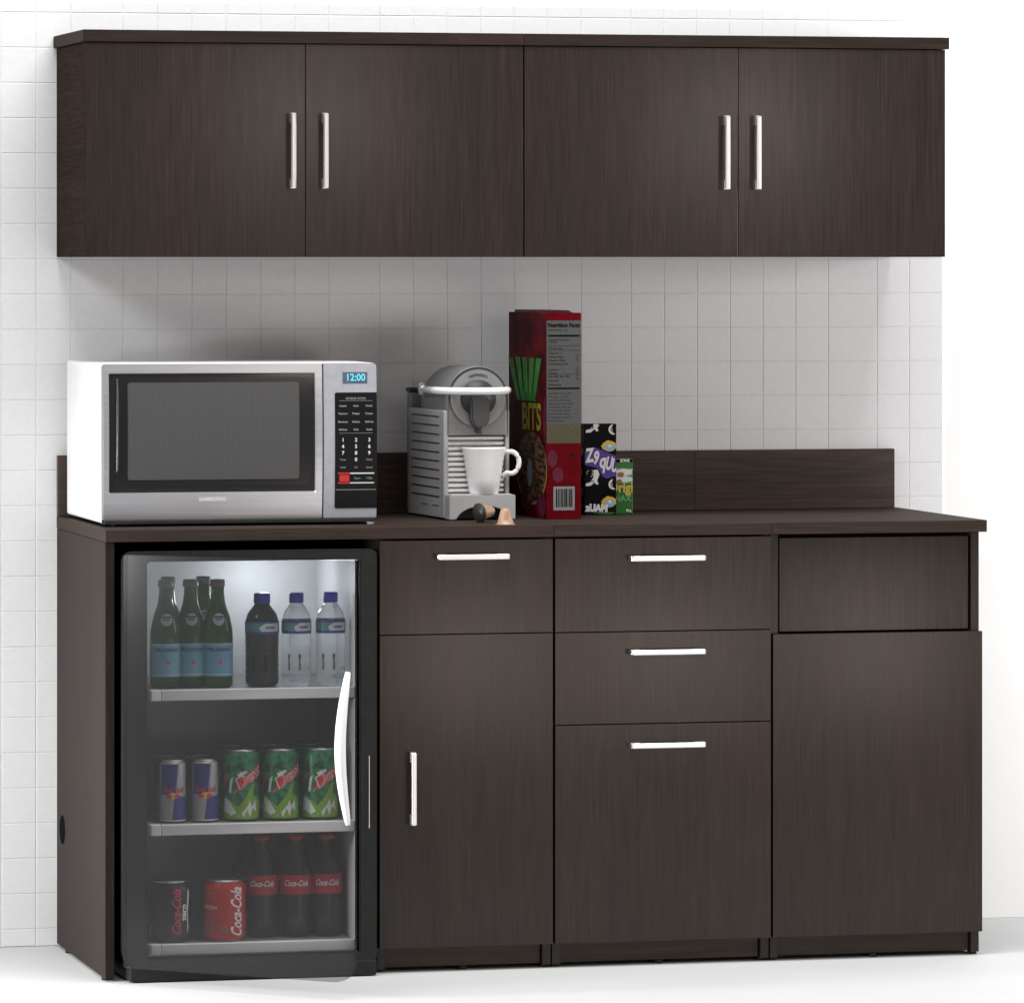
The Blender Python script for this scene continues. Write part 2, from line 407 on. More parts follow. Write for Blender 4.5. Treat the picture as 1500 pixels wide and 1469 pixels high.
w = MB(); w.decal(text2d('SAMSUNG', .0115, .2435, .969, bold=.0003, track=1.1), 'whitep', lambda u, v: Vector((u, Y0 - .0003, v)), 0); bulge(w, False).build('brand_lettering', door, world=True)
cp = MB(); cx0, cx1 = XS + .0012, X1 - .0005
cp.prism([(cx0, Z0 + .009), (cx1, Z0 + .009), (cx1, Z1 - .004), (cx1 - .006, Z1 - .001), (cx0, Z1 - .001)], Y0, Y0 + .016, 'mw_ctrl', .0012)
pn = bulge(cp).build('control_panel', r, world=True)
k = MB(); kx0, kx1, kz0, kz1 = .5000, .5885, .9475, 1.1865
k.prism(rrect(kx0, kx1, kz0, kz1, .003, 4, rs=(0.0005, .004, .004, .0005)), Y0 - .0014, Y0 + .001, 'keypad', .0003)
F = lambda u, v: Vector((u, Y0 - .0018, v))
cxs = [kx0 + .0165, kx0 + .044, kx0 + .072]
k.decal(text2d('SENSOR COOK', .0062, kx0 + .044, 1.174), 'keytxt', F, 0)
k.decal([rect(kx0 + .008, kx1 - .01, 1.1693, 1.1698)], 'keytxt', F, 0)
for row, z_ in enumerate((1.159, 1.143, 1.126, 1.110)):
    for cx_, s_ in zip(cxs, (('Instant', 'Auto', 'Power'), ('Popcorn', 'Potato', 'Frozen'), ('Beverage', 'Reheat', 'Defrost'), ('Kitchen', 'Kids', 'Snack'))[row]):
        k.decal(text2d(s_, .0056, cx_, z_, bold=.0001), 'keytxt', F, 0)
k.decal([rect(kx0 + .008, kx1 - .01, 1.1025, 1.103)], 'keytxt', F, 0)
for i, ch in enumerate('123456789'):
    k.decal(text2d(ch, .0105, cxs[i % 3], 1.0885 - .0135 * (i // 3), bold=.0003), 'keydig', F, 0)
k.decal(text2d('0', .0105, cxs[1], 1.048, bold=.0003), 'keydig', F, 0)
k.decal(text2d('Timer', .0056, cxs[0], 1.048), 'keytxt', F, 0); k.decal(text2d('Clock', .0056, cxs[2], 1.048), 'keytxt', F, 0)
for cx_, s_ in zip(cxs, ('Hold', 'On', 'Sound')): k.decal(text2d(s_, .0056, cx_, 1.032), 'keytxt', F, 0)
k.decal([rect(kx0 + .006, kx0 + .032, 1.0185, 1.0215), rect(kx0 + .006, kx0 + .032, .9985, 1.0015), rect(kx0 + .009, kx0 + .030, 1.003, 1.0165)], 'red', F, 0)
k.decal([rect(kx0 + .032, kx1 - .006, 1.0185, 1.0212), rect(kx0 + .032, kx1 - .006, .9988, 1.0012)], 'keydig', F, 0)
k.decal(text2d('Start', .0068, cxs[1] + .003, 1.0095), mat('teal_print', (.15, .35, .33), .5), F, 0); k.decal(text2d('+30s', .0068, cxs[2], 1.0095), 'keytxt', F, 0)
k.decal([rect(kx0 + .002, kx1 - .002, .9855, .9865)], 'keytxt', F, 0)
bulge(k).build('keypad', pn, world=True)
k = MB(); k.box(.5170, .5690, Y0 - .0010, Y0 + .001, 1.2055, 1.2285, 'lcd', .0004)
F2 = lambda u, v: Vector((u, Y0 - .0014, v))
k.decal(text2d('12:00', .0205, .5440, 1.2170, bold=.0003, sx=.92), 'lcdtxt', F2, 0); bulge(k).build('clock_display', pn, world=True)
k = MB(); k.box(X0 + .004, X1 - .004, Y0 + .004, Y0 + .06, Z0 + .0005, Z0 + .0085, 'black'); k.build('base_trim', r, world=True)
for fx, fy in ((X0 + .03, Y0 + .03), (X1 - .012, Y0 + .012), (X0 + .03, Y1 - .04), (X1 - .03, Y1 - .04)):
    k = MB(); k.lathe([(0, 0), (.007, 0), (.008, .005)], 'whitep' if fx > .57 else 'black', c=(fx, fy, .914), seg=14); k.build('foot', r, world=True)

# ------------------------------------------------------------------ coffee machine (local frame: x right, y back, z up from the counter)
M['cm_side'] = speckle(mat('light_grey_plastic', (.42, .42, .42), .4), (.34, .34, .34), (.38, .38, .38), 20)
M['cm_front'] = speckle(mat('satin_grey_shell', (.24, .24, .24), .35, .2), (.17, .17, .17), (.20, .20, .20), 20)
M['cm_dark'] = mat('dark_grey_plastic', (.045, .045, .045), .4, spec=.3)
M['cm_light'] = speckle(mat('polished_silver', (.75, .75, .75), .25, .5), (.72, .72, .72), (.78, .78, .78), 20)
r = thing('coffee_machine', 'grey capsule coffee machine with ribbed front and raised white lever handle', 'coffee machine', (.7625, .2600, .914), math.radians(2.5))
CW, CD = .1445, .285
b = MB()
b.box(.0105, CW - .0085, .020, CD, .055, .180, 'cm_side', .002)           # core behind the ribs
b.box(.004, CW - .004, .012, CD - .004, .003, .056, 'cm_side', .002)
b.build('body', r)
# ribbed side panels
for nm, xa, xb in (('side_panel', 0, .0105), ('side_panel', CW - .0085, CW)):
    s = MB(); s.box(xa, xb, .001 if xa == 0 else .003, CD, .004, .2300, 'cm_side', .0025, 3)
    xo = xa - .0004 if xa == 0 else xb + .0004
    for i in range(10):
        z_ = .216 - i * .0187
        s.box(min(xo, xa + .002) if xa == 0 else xb - .002, xo if xa > 0 else xa + .002, .035, CD - .028, z_ - .0017, z_ + .0017, 'cm_dark', 0)
    for ya in (.04, .13): s.box(min(xo, xo + .001), max(xo, xo + .001), ya, ya + .05, .0275, .0295, 'cm_dark', 0)
    s.build(nm, r)
# ribs between the side panels
rb = MB()
for i in range(11):
    z_ = .1715 - i * .0110
    rb.box(.0112, CW - .0092, .011, .022, z_ - .0036, z_ + .0036, 'cm_light', .0018, 3)
rb.build('ribbed_front', r)
# head: arch-shaped shell
HX = .0745; HZ = .2555; HR = .068
def arch(rad, zb, n=28, hx=HX, hz=HZ):
    return [(hx - rad, zb)] + [(hx + rad * math.cos(math.pi - math.pi * i / n), hz + rad * math.sin(math.pi - math.pi * i / n)) for i in range(n + 1)] + [(hx + rad, zb)]
h = bmesh.new(); secs = []
for y_, rad, zb in ((.004, .0635, .180), (.000, .0660, .178), (.002, .0675, .178), (.010, HR, .178), (.10, .0685, .178), (.19, .0660, .178), (.25, .056, .178), (.275, .044, .178)):
    secs.append([h.verts.new((x_, y_, z_)) for x_, z_ in arch(rad, zb, hz=HZ - (.068 - min(rad, .068)) * .2)])
for A, B in zip(secs, secs[1:]):
    for i in range(len(A)): j = (i + 1) % len(A); h.faces.new((A[i], A[j], B[j], B[i]))
h.faces.new(secs[0]); h.faces.new(secs[-1][::-1]); bmesh.ops.recalc_face_normals(h, faces=h.faces[:])
hd = MB(); hd.merge(h, 'cm_front', False)
hd.box(.0105, CW - .0085, .0015, .20, .178, .2300, 'cm_front', .001)
for f_ in hd.bm.faces: f_.smooth = abs(f_.normal.y) < .5 and len(f_.verts) == 4 and f_.calc_center_median().z > HZ - .01
hd.build('head', r)
fr = MB()
def ring(r0, r1, y_, m_, hz=HZ):
    fr.prism(ell(HX, hz, r1, r1, 48), y_, .004, m_, 0, inner=[ell(HX, hz, r0, r0, 48)])
ring(.0600, .0608, -.0006, mat('ring_seam_grey', (.10, .10, .10), .5))
ring(.0380, .0600, -.0022, speckle(mat('ring_grey', (.2, .2, .2), .35), (.21, .21, .21), (.24, .24, .24), 20))
b_ = text2d('NESPRESSO', .0082, 0, 0, bold=.0002)
def arc_map(u, v): a = math.pi / 2 - u / .0485; rr = .0485 + v; return Vector((HX + rr * math.cos(a), -.0027, HZ + rr * math.sin(a)))
fr.decal(b_, 'cm_dark', arc_map, .003)
fr.build('front_ring', r)
sp = MB(); sp.lathe([(0, .005), (.0385, .005), (.0385, -.001), (.030, -.004), (0, -.005)], 'cm_dark', c=(HX, -.001, HZ), axis='Y', seg=48)
sp.prism([(HX - .022, HZ + .002), (HX + .022, HZ + .002), (HX + .020, HZ - .045), (HX + .010, HZ - .062), (HX - .012, HZ - .062), (HX - .020, HZ - .045)], -.022, .003, mat('spout_grey', (.055, .055, .055), .35), .004)
sp.box(HX - .005, HX + .006, -.012, .0, HZ - .074, HZ - .060, 'cm_dark', .002)
sp.build('spout', r)
# lever: white bow round the front
lv = MB(); P = []
for i in range(33):
    a = math.radians(180 + 180 * i / 32); P.append((HX + .0775 * math.cos(a) * (1 if abs(math.cos(a)) < .9 else 1), .055 + .088 * math.sin(a) if math.sin(a) < 0 else .055, .2705 + .0005))
P = [(HX - .0775, .150, .2705)] + P + [(HX + .0775, .150, .2705)]
lv.tube(P, .0078, 'white', 16)
lv.lathe([(0, -.006), (.013, -.006), (.014, 0), (.013, .006), (0, .006)], 'cm_light', c=(HX - .079, .155, .272), matrix=Matrix.Rotation(math.radians(90), 4, 'Y'))
lv.lathe([(0, -.006), (.013, -.006), (.014, 0), (.013, .006), (0, .006)], 'cm_light', c=(HX + .0755, .155, .272), matrix=Matrix.Rotation(math.radians(90), 4, 'Y'))
lv.build('lever', r)
# lower rear water tank cap, seen at the left back
tk = MB(); tk.box(.004, CW - .004, CD + .001, CD + .028, .010, .262, 'cm_front', .004); tk.box(.002, CW - .002, CD + .0, CD + .030, .2625, .272, 'cm_dark', .003); tk.build('water_tank', r)
# drip tray with arched foot
dt = MB()
out = [(.004, .002), (.004, .0530), (CW + .004, .0530), (CW + .004, .002), (CW - .008, .002)]
for i in range(15):
    a = math.radians(14 + (166 - 14) * i / 14); out.append((.079 + .0600 * math.cos(a), -.004 + .034 * math.sin(a)))
out += [(.016, .002)]
dt.prism(out, -.030, .009, 'cm_side', .0015)
dt.box(.010, CW - .004, -.026, .008, .0532, .0548, 'cm_light', .0005)
dt.box(.018, CW - .012, .0095, .0112, .003, .050, 'black', 0)
dt.build('drip_tray', r)

# cup on the tray
wl = lambda x, y, z: (r.matrix_basis if False else Matrix.Translation(r.location) @ Matrix.Rotation(r.rotation_euler.z, 4, 'Z')) @ Vector((x, y, z))
cl = wl(.0875, .000, .0550)
cup = thing('coffee_cup', 'white espresso cup standing on the drip tray of the coffee machine', 'cup', cl, math.radians(-8))
c = MB(); c.lathe([(0, .0), (.029, 0), (.0308, .0015), (.0355, .03), (.0415, .070), (.0465, .094), (.0475, .0975), (.0455, .0975), (.0385, .070), (.0275, .010), (0, .006)], 'white', seg=56)
bd = c.build('cup_body', cup)
c = MB(); hp = []
for i in range(19):
    a = math.radians(100 - 215 * i / 18); hp.append((.0570 + .0175 * math.cos(a), 0, .065 + .023 * math.sin(a)))
hp = [(.042, 0, .0885)] + hp + [(.0385, 0, .036)]
c.tube(hp, .0052, 'white', 12); c.build('handle', cup)

# capsules
M['copper'] = speckle(mat('copper_foil', (.40, .24, .16), .45, .15), (.38, .23, .155), (.44, .28, .19), 40)
cap = thing('coffee_capsule', 'copper coffee capsule standing on its rim in front of the coffee machine', 'capsule', (.8430, .042, .914), 0, 'copper coffee capsules by the coffee machine')
c = MB(); prof = [(0, .0), (.0205, 0), (.0208, .0012), (.0180, .0016)] + [(.0172 - .0072 * t, .002 + .028 * t) for t in (0, .35, .7, 1)] + [(.0070, .0335), (0, .0345)]
c.lathe(prof, 'copper', seg=28); c.build('shell', cap)
M['capdark'] = mat('capsule_lid_dark', (.03, .025, .022), .4)
cap2 = thing('coffee_capsule', 'coffee capsule lying on its side with its dark lid turned left', 'capsule', (.8130, .140, .9345), 0, 'copper coffee capsules by the coffee machine')
c = MB(); c.lathe(prof, 'copper', seg=28, matrix=Matrix.Rotation(math.radians(24), 4, 'Z') @ Matrix.Rotation(math.radians(84), 4, 'Y')); c.build('shell', cap2)
c = MB(); c.lathe([(0, -.0045), (.0205, -.0045), (.0205, -.0004), (0, -.0004)], 'capdark', seg=28, matrix=Matrix.Rotation(math.radians(24), 4, 'Z') @ Matrix.Rotation(math.radians(84), 4, 'Y')); c.build('lid', cap2)

# ------------------------------------------------------------------ cereal box (local frame: origin at the near corner; long face along +y, narrow face along +x)
M['cb_red'] = speckle(mat('cereal_red', (.25, .01, .02), .5, spec=.05), (.035, .0015, .004), (.105, .003, .009), 26, (1, .5, .6), detail=3, lo=.42, hi=.6)
M['cb_side'] = speckle(mat('cereal_side_red', (.3, .01, .02), .5, spec=.05), (.085, .0012, .004), (.100, .002, .005), 30, detail=3)
M['cb_grey'] = speckle(mat('cereal_facts_paper', (.2, .2, .2), .6, spec=.1), (.072, .072, .072), (.085, .085, .085), 200)
M['cb_tan'] = speckle(mat('cereal_tan_print', (.15, .12, .07), .6, spec=.1), (.062, .055, .032), (.09, .078, .047), 300)
M['ink'] = mat('black_ink', (.005, .005, .005), .7, spec=.1)
M['ink2'] = mat('grey_ink', (.025, .025, .025), .7, spec=.1)
M['cb_green'] = speckle(mat('cereal_green_print', (.02, .2, .03), .5, spec=.2), (.015, .12, .02), (.03, .24, .04), 30)
M['cb_olive'] = speckle(mat('cereal_olive_print', (.18, .2, .02), .5, spec=.2), (.13, .14, .015), (.26, .27, .02), 40, (1, 1, .3))
M['cb_oat'] = speckle(mat('cereal_oat_print', (.2, .1, .05), .5, spec=.2), (.012, .006, .005), (.13, .07, .035), 110, (1, .35, 1), detail=4, lo=.40, hi=.62)
M['cb_milk'] = mat('cereal_spoon_print', (.17, .22, .27), .4)
M['cb_pink'] = speckle(mat('cereal_pink_print', (.28, .03, .09), .5, spec=.2), (.075, .006, .018), (.10, .014, .034), 30)
M['cb_rim'] = mat('cereal_bowl_rim_print', (.26, .16, .06), .5)
BH, BL, BW = .4345, .27, .0775
r = thing('cereal_box', 'tall red cereal box with green lettering and a nutrition table, right of the coffee machine', 'cereal box', (.9790, .2400, .914), math.radians(3.3))
b = MB(); b.box(0, BW, 0, BL, 0, BH, 'cb_red', .0012)
b.build('carton', r)
f = MB(); f.prism([(.004, BH), (BW - .004, BH), (BW - .012, BH + .005), (.006, BH + .0055)], .05, BL - .03, mat('cereal_flap_red', (.07, .004, .008), .5)); f.build('top_flap', r)
FL = lambda u, v: Vector((-.0005 - .0, BL - u, v))          # front cover, u runs from the far edge to the near corner
s = MB()
L2 = lambda d: (lambda u, v: Vector((-d, BL - u, v)))
# visible cover part: u .. BL; green strokes, olive letters, bowl of oats
def stroke(x0_, x1_, z0_, z1_, w0, w1): return [(x0_ - w0, z0_), (x0_ + w0, z0_), (x1_ + w1, z1_), (x1_ - w1, z1_)]
gs = [stroke(.070, .014, .247, .337, .011, .015), stroke(.098, .062, .247, .339, .011, .016), stroke(.122, .109, .247, .339, .010, .016), stroke(.145, .157, .247, .338, .010, .016), stroke(.168, .203, .247, .338, .010, .017)]
s.decal([[(p[0] * 1.08, p[1]) for p in g_] for g_ in gs], 'cb_green', L2(.0006), 0)
s.decal([[(p[0], p[1]) for p in ((.095, .2470), (.20, .2470), (.185, .262), (.105, .262))]], 'cb_green', L2(.0005), 0)
s.decal([ell(.168, .103, .110, .076, 40)], 'cb_rim', L2(.0003), 0)
s.decal([ell(.168, .108, .104, .074, 40)], 'cb_oat', L2(.0006), 0)
s.decal([ell(.155, .095, .018, .030, 20)], 'cb_milk', L2(.0009), 0)
s.decal([ell(.235, .030, .032, .030, 20), ell(.262, .21, .010, .05, 20), ell(.130, .035, .04, .022, 20)], 'cb_pink', L2(.0004), 0)
s.decal(text2d('BITS', .078, .168, .211, bold=.0022, sx=1.02, track=.92), 'cb_olive', L2(.0010), 0)
s.build('cover_print', r)
s = MB(); SF = lambda d: (lambda u, v: Vector((u, -d, v)))
s.decal([rect(.001, BW - .001, .001, .0005 + .1575)], 'cb_side', SF(.0003), 0)
s.decal([rect(.001, BW - .001, .419, .4335)], 'cb_side', SF(.0003), 0)
s.decal([rect(.001, BW - .001, .2005, .4185)], 'cb_grey', SF(.0004), 0)
s.decal([rect(.001, BW - .001, .160, .2005)], 'cb_tan', SF(.0004), 0)
s.decal(text2d('Nutrition Facts', .0118, BW / 2, .4085, bold=.0005, sx=.98), 'ink', SF(.0008), 0)
s.decal([rect(.004, BW - .004, .3845, .3885), rect(.004, BW - .004, .2740, .2775)], 'ink', SF(.0008), 0)
for z_, t_ in ((.3985, 'Serving Size 1 cup'), (.3780, 'Amount Per Serving'), (.3735, 'Calories'), (.3600, '% Daily Value'), (.3495, 'Total Fat 1g'), (.3420, 'Sodium 160mg'), (.3345, 'Potassium 90mg'), (.3270, 'Carbohydrate 24g'), (.3150, 'Vitamin A'), (.3080, 'Calcium'), (.3005, 'Iron 45%  Zinc 10%'), (.2920, 'Folic Acid'), (.2835, 'Phosphorus')):
    s.decal(text2d(t_, .0058, .005, z_, align='LEFT', bold=.0001), 'ink2', SF(.0008), 0)
for z_ in (.3650, .3555, .3050): s.decal([rect(.004, BW - .004, z_, z_ + .0007)], 'ink2', SF(.0008), 0)
for z_ in (.345, .338, .317, .310, .303, .296): s.decal(text2d('2%', .0058, BW - .005, z_, align='RIGHT'), 'ink2', SF(.0008), 0)
for i in range(9): s.decal(text2d(['Ingredients: whole grain', 'oats, sugar, rice flour,', 'corn syrup, salt, honey,', 'barley malt, colour added,', 'tocopherols, niacin, zinc,', 'iron, folic acid, vitamin', 'B6, vitamin B2, vitamin', 'A, vitamin B1, vitamin D.', 'Contains wheat.'][i], .0052, .005, .2655 - i * .0072, align='LEFT'), 'ink2', SF(.0008), 0)
s.decal([ell(.014, .128, .011, .018, 20), ell(.026, .094, .012, .016, 20)], 'cb_pink', SF(.0006), 0)
s.decal(text2d('x-l', .010, .057, .136, bold=.0006), 'ink', SF(.0008), 0)
s.decal([rect(.0160, .0630, .0190, .0690)], mat('barcode_paper', (.19, .20, .20), .6), SF(.0006), 0)
bx_ = .0215; bars = []
for w_, g_ in ((3, 2), (1, 1), (2, 2), (1, 2), (3, 1), (1, 2), (2, 1), (1, 1), (3, 2), (1, 2), (2, 1), (1, 1), (2, 1), (1, 1)):
    bars.append(rect(bx_, bx_ + w_ * .00085, .0260, .0640)); bx_ += (w_ + g_) * .00085
s.decal(bars, 'ink', SF(.0009), 0)
s.build('side_print', r)

# ------------------------------------------------------------------ the two snack cans behind the cereal box
def cyl(rad, d, phi0):
    """u = arc length, positive to the right seen from the front; phi0 turns the print"""
    return lambda u, v: Vector(((rad + d) * math.cos(phi0 + u / rad), (rad + d) * math.sin(phi0 + u / rad), v))
FR = math.radians(-90 - 13.7 - 0)         # points at the camera
M['sk_black'] = speckle(mat('black_snack_print', (.008, .008, .010), .5, spec=.1), (.002, .002, .003), (.004, .004, .005), 30)
M['sk_purple'] = mat('purple_print', (.06, .02, .22), .4)
M['sk_white'] = mat('offwhite_print', (.62, .62, .58), .4)
M['sk_yellow'] = mat('yellow_print', (.62, .36, .03), .4)
M['sk_blue'] = mat('sky_blue_print', (.14, .42, .68), .4)
M['sk_green'] = mat('green_can_print', (.022, .13, .018), .35)
M['sk_grn2'] = mat('pale_green_print', (.11, .30, .13), .4)
M['sk_brown'] = mat('brown_print', (.30, .10, .05), .4)
M['tin'] = speckle(mat('tin_rim', (.6, .6, .6), .3, 1), (.55, .55, .55), (.65, .65, .65), 60)
FB = lambda d: (lambda u, v: Vector((u, -d, v)))
M['sk_grey'] = mat('grey_print', (.20, .20, .20), .4)
def splat(cx_, cz_, rx, rz, seed, n=18, rough=.45):
    rn = random.Random(seed); out = []
    for i in range(n):
        k_ = 1 - rough * rn.random(); a = 2 * math.pi * i / n; out.append((cx_ + rx * k_ * math.cos(a), cz_ + rz * k_ * math.sin(a)))
    return out
def crescent(cx_, cz_, r_, a0, a1, w):
    n = 12; A = [math.radians(a0 + (a1 - a0) * i / n) for i in range(n + 1)]
    return [(cx_ + r_ * math.cos(a), cz_ + r_ * math.sin(a)) for a in A] + [(cx_ + (r_ - w * math.sin(math.pi * i / n) - .0008) * math.cos(a), cz_ + (r_ - w * math.sin(math.pi * i / n) - .0008) * math.sin(a)) for i, a in reversed(list(enumerate(A)))]
def clip(polys, x0_, x1_):
    b = polys if isinstance(polys, bmesh.types.BMesh) else poly2d(polys)
    for co_, no_ in (((x1_, 0, 0), (1, 0, 0)), ((x0_, 0, 0), (-1, 0, 0))):
        bmesh.ops.bisect_plane(b, geom=b.verts[:] + b.edges[:] + b.faces[:], plane_co=co_, plane_no=no_, clear_outer=True)
    return b
r = thing('snack_carton', 'black snack carton with bold white and purple lettering, beside the cereal box', 'carton', (1.1075, .4150, .914), 0)
KW, KD, KH = .0705, .036, .195
b = MB(); b.box(0, KW, 0, KD, .0005, KH, 'sk_black', .0008); b.decal([splat(.018, .135, .012, .010, 4), splat(.016, .090, .010, .012, 6), splat(.018, .050, .010, .014, 9), splat(.017, .020, .010, .008, 11)], 'sk_grey', lambda u, v: Vector((-.0005, KD - u, v)), 0); b.build('carton', r)
b = MB()
def P_(polys, m_, d): b.decal(clip(polys, .0008, KW - .0008), m_, FB(d), 0)
for dz, k_ in ((0, 1), (-.117, 0)):                                   # two rows of the running pattern
    P_([crescent(.064, .183 + dz if k_ else .0655, .011, 95, 290, .008)], 'sk_white', .0004); P_([crescent(.065, .183 + dz if k_ else .0655, .0075, 120, 260, .004)], 'sk_grey', .0007)
    zc_ = .148 if k_ else .0285
    P_([splat(.055, zc_, .019, .0125, 5, 22, .18)], 'sk_yellow', .0004); P_([splat(.056, zc_ - .003, .0115, .0072, 8, 22, .12)], 'sk_blue', .0007)
    P_([ell(.056, zc_ - .0005, .004, .003)], 'sk_white', .0009)
def leap(z_, s_=1.0):
    P_([[(.003, z_ - .004), (.012, z_ - .002), (.020, z_ + .006 * s_), (.019, z_ + .016 * s_), (.029, z_ + .017 * s_), (.033, z_ + .010 * s_), (.028, z_ + .002), (.031, z_ - .006), (.026, z_ - .007), (.022, z_ - .002), (.014, z_ - .009), (.003, z_ - .010)]], 'sk_white', .0005)
    P_([ell(.017, z_ + .0005, .004, .0020)], 'sk_grey', .0008)
leap(.186, .55); leap(.072, 1.5)
P_([ell(.011, .090, .0095, .0105)], 'sk_black', .0009); P_([crescent(.011, .090, .0095, -80, 60, .0035)], 'sk_grey', .0011); P_([crescent(.009, .091, .0050, 60, 240, .0015)], 'sk_grey', .0011)
P_([[(.000, .136), (.020, .146), (.070, .126), (.070, .084), (.050, .078), (.040, .082), (.030, .100), (.000, .108)]], 'sk_purple', .0003)
for ch, u_, v_, z_, sx_, ro in (('Z', .0105, .1265, .040, .62, 4), ('9', .0250, .1215, .038, .62, -4), ('q', .0400, .1150, .044, .66, -4), ('U', .0535, .1090, .038, .50, -8), ('U', .0660, .1045, .038, .50, -8)):
    P_(text2d(ch, z_, u_, v_, bold=.0016, sx=sx_, rot=math.radians(ro), shear=.12), 'sk_white', .0008)
P_(text2d('zUAM', .0200, .0270, .0145, bold=.0016, sx=.92, rot=math.radians(-3)), 'sk_white', .0008); P_([rect(.0, .045, .0060, .0085)], 'sk_purple', .0004)
P_([splat(.045, .004, .03, .003, 3)], 'sk_green', .0006)
b.build('front_print', r)


r = thing('snack_carton', 'small green snack carton with yellow lettering, right of the black carton', 'carton', (1.1655, .4560, .914), 0)
GW, GD, GH = .0600, .04, .1180
b = MB(); b.box(0, GW, 0, GD, .0005, GH, 'sk_green', .0008); b.build('carton', r)
b = MB()
def P2(polys, m_, d): b.decal(clip(polys, .0008, GW - .0008), m_, FB(d), 0)
P2([rect(.0, .06, .1105, .1175)], 'sk_black', .0003); P2(text2d('2.XX', .0078, .042, .1142, bold=.0007, sx=1.2), 'sk_white', .0006)
P2([rect(.0, .06, .0660, .0980)], 'sk_grn2', .0003); P2([splat(.040, .0900, .024, .0085, 2, 26, .3), splat(.038, .0740, .026, .0075, 7, 26, .3), splat(.012, .084, .016, .012, 17, 26, .3)], 'sk_white', .0005)
P2([splat(.0330, .0845, .0085, .0065, 21, 20, .25), splat(.0545, .0880, .0060, .0060, 22, 20, .25), splat(.0300, .0700, .0070, .0050, 23, 20, .25), splat(.0120, .080, .008, .006, 24, 20, .25)], 'sk_brown', .0007)
P2(text2d('Origi', .0300, .0330, .0560, bold=.0010, sx=.88), mat('yellow_letter', (.55, .42, .08), .4), .0009)
P2(text2d('SNAX', .0185, .0330, .0330, bold=.0008, sx=.95), 'sk_grn2', .0009)
P2(text2d('90 g', .0065, .0500, .0070, bold=.0004), 'sk_white', .0009)
b.build('front_print', r)

# ------------------------------------------------------------------ fridge
M['fr_body'] = speckle(mat('charcoal_fridge_shell', (.030, .030, .030), .5, spec=.25), (.014, .014, .014), (.018, .018, .018), 40)
M['fr_black'] = mat('fridge_side_black', (.006, .006, .006), .6, spec=.1)
M['fr_liner'] = speckle(mat('fridge_liner_grey', (.30, .30, .30), .5), (.54, .54, .54), (.58, .58, .58), 10)
M['fr_strip'] = speckle(mat('shelf_trim_silver', (.50, .50, .50), .4, .2), (.66, .66, .66), (.74, .74, .74), 40, (.1, 1, 1))
M['fr_cap'] = mat('shelf_end_cap_light', (.80, .80, .80), .5)
M['fr_shelf'] = mat('shelf_grey', (.20, .20, .20), .5)
gd = bpy.data.materials.new('smoked_clear_door'); gd.use_nodes = True; nt = gd.node_tree; N = nt.nodes; L = nt.links
N.remove(N['Principled BSDF'])
tr = N.new('ShaderNodeBsdfTransparent'); tr.inputs[0].default_value = (.81, .81, .81, 1)
df = N.new('ShaderNodeBsdfDiffuse'); df.inputs[0].default_value = (.045, .045, .045, 1)
gl = N.new('ShaderNodeBsdfGlossy'); gl.inputs[0].default_value = (1, 1, 1, 1); gl.inputs[1].default_value = .12
m1 = N.new('ShaderNodeMixShader'); m1.inputs[0].default_value = .18; m2 = N.new('ShaderNodeMixShader'); m2.inputs[0].default_value = .010
L.new(tr.outputs[0], m1.inputs[1]); L.new(df.outputs[0], m1.inputs[2]); L.new(m1.outputs[0], m2.inputs[1]); L.new(gl.outputs[0], m2.inputs[2])
L.new(m2.outputs[0], N['Material Output'].inputs[0])
M['fr_glass'] = gd
FX0, FX1, FZ1, FYF, FYB = .0335, .5565, .8700, -.030, .560
ix0, ix1, iz0, iz1, iyb = .0810, .5190, .0480, .8500, .40
r = thing('mini_fridge', 'charcoal under-counter fridge with its clear door ajar, drinks on three shelves', 'fridge', (FX0, FYF, 0))
b = MB()
b.prism(rrect(FX0, FX1, .030, FZ1, .03, 8, rs=(.012, .022, .035, .012)), FYF, FYF + .045, 'fr_body', .003, inner=[rect(ix0, ix1, iz0, iz1)])
b.box(FX0 + .004, ix0 - .003, FYF + .045, FYB, .035, FZ1 - .004, 'fr_black', .002)
b.box(ix1 + .003, FX1 - .001, FYF + .045, FYB, .035, FZ1 - .004, 'fr_black', .002)
b.box(ix0 - .003, ix1 + .003, FYF + .045, FYB, iz1 + .003, FZ1 - .004, 'fr_black', .002)
b.box(ix0 - .003, ix1 + .003, FYF + .045, FYB, .020, iz0 - .003, 'fr_black', .002)
b.box(ix0 - .003, ix1 + .003, iyb + .003, FYB, iz0 - .003, iz1 + .003, 'fr_black', .002)
sh = b.build('shell', r, world=True)
b = MB(); b.box(FX0 + .011, FX1 - .001, FYF - .001, .20, .002, .034, 'fr_body', .004, 3); b.build('plinth', r, world=True)
b = MB()
y0_ = FYF + .004
b.box(ix0 - .0025, ix0, y0_, iyb, iz0, iz1, 'fr_liner', 0); b.box(ix1, ix1 + .0025, y0_, iyb, iz0, iz1, 'fr_liner', 0)
b.box(ix0, ix1, y0_, iyb, iz1, iz1 + .0025, 'fr_liner', 0); b.box(ix0, ix1, y0_, iyb, iz0 - .0025, iz0, 'fr_liner', 0)
b.box(ix0, ix1, iyb, iyb + .0025, iz0, iz1, 'fr_liner', 0)
b.build('liner', r, world=True)
SZ = (.5875, .3142, .0714)
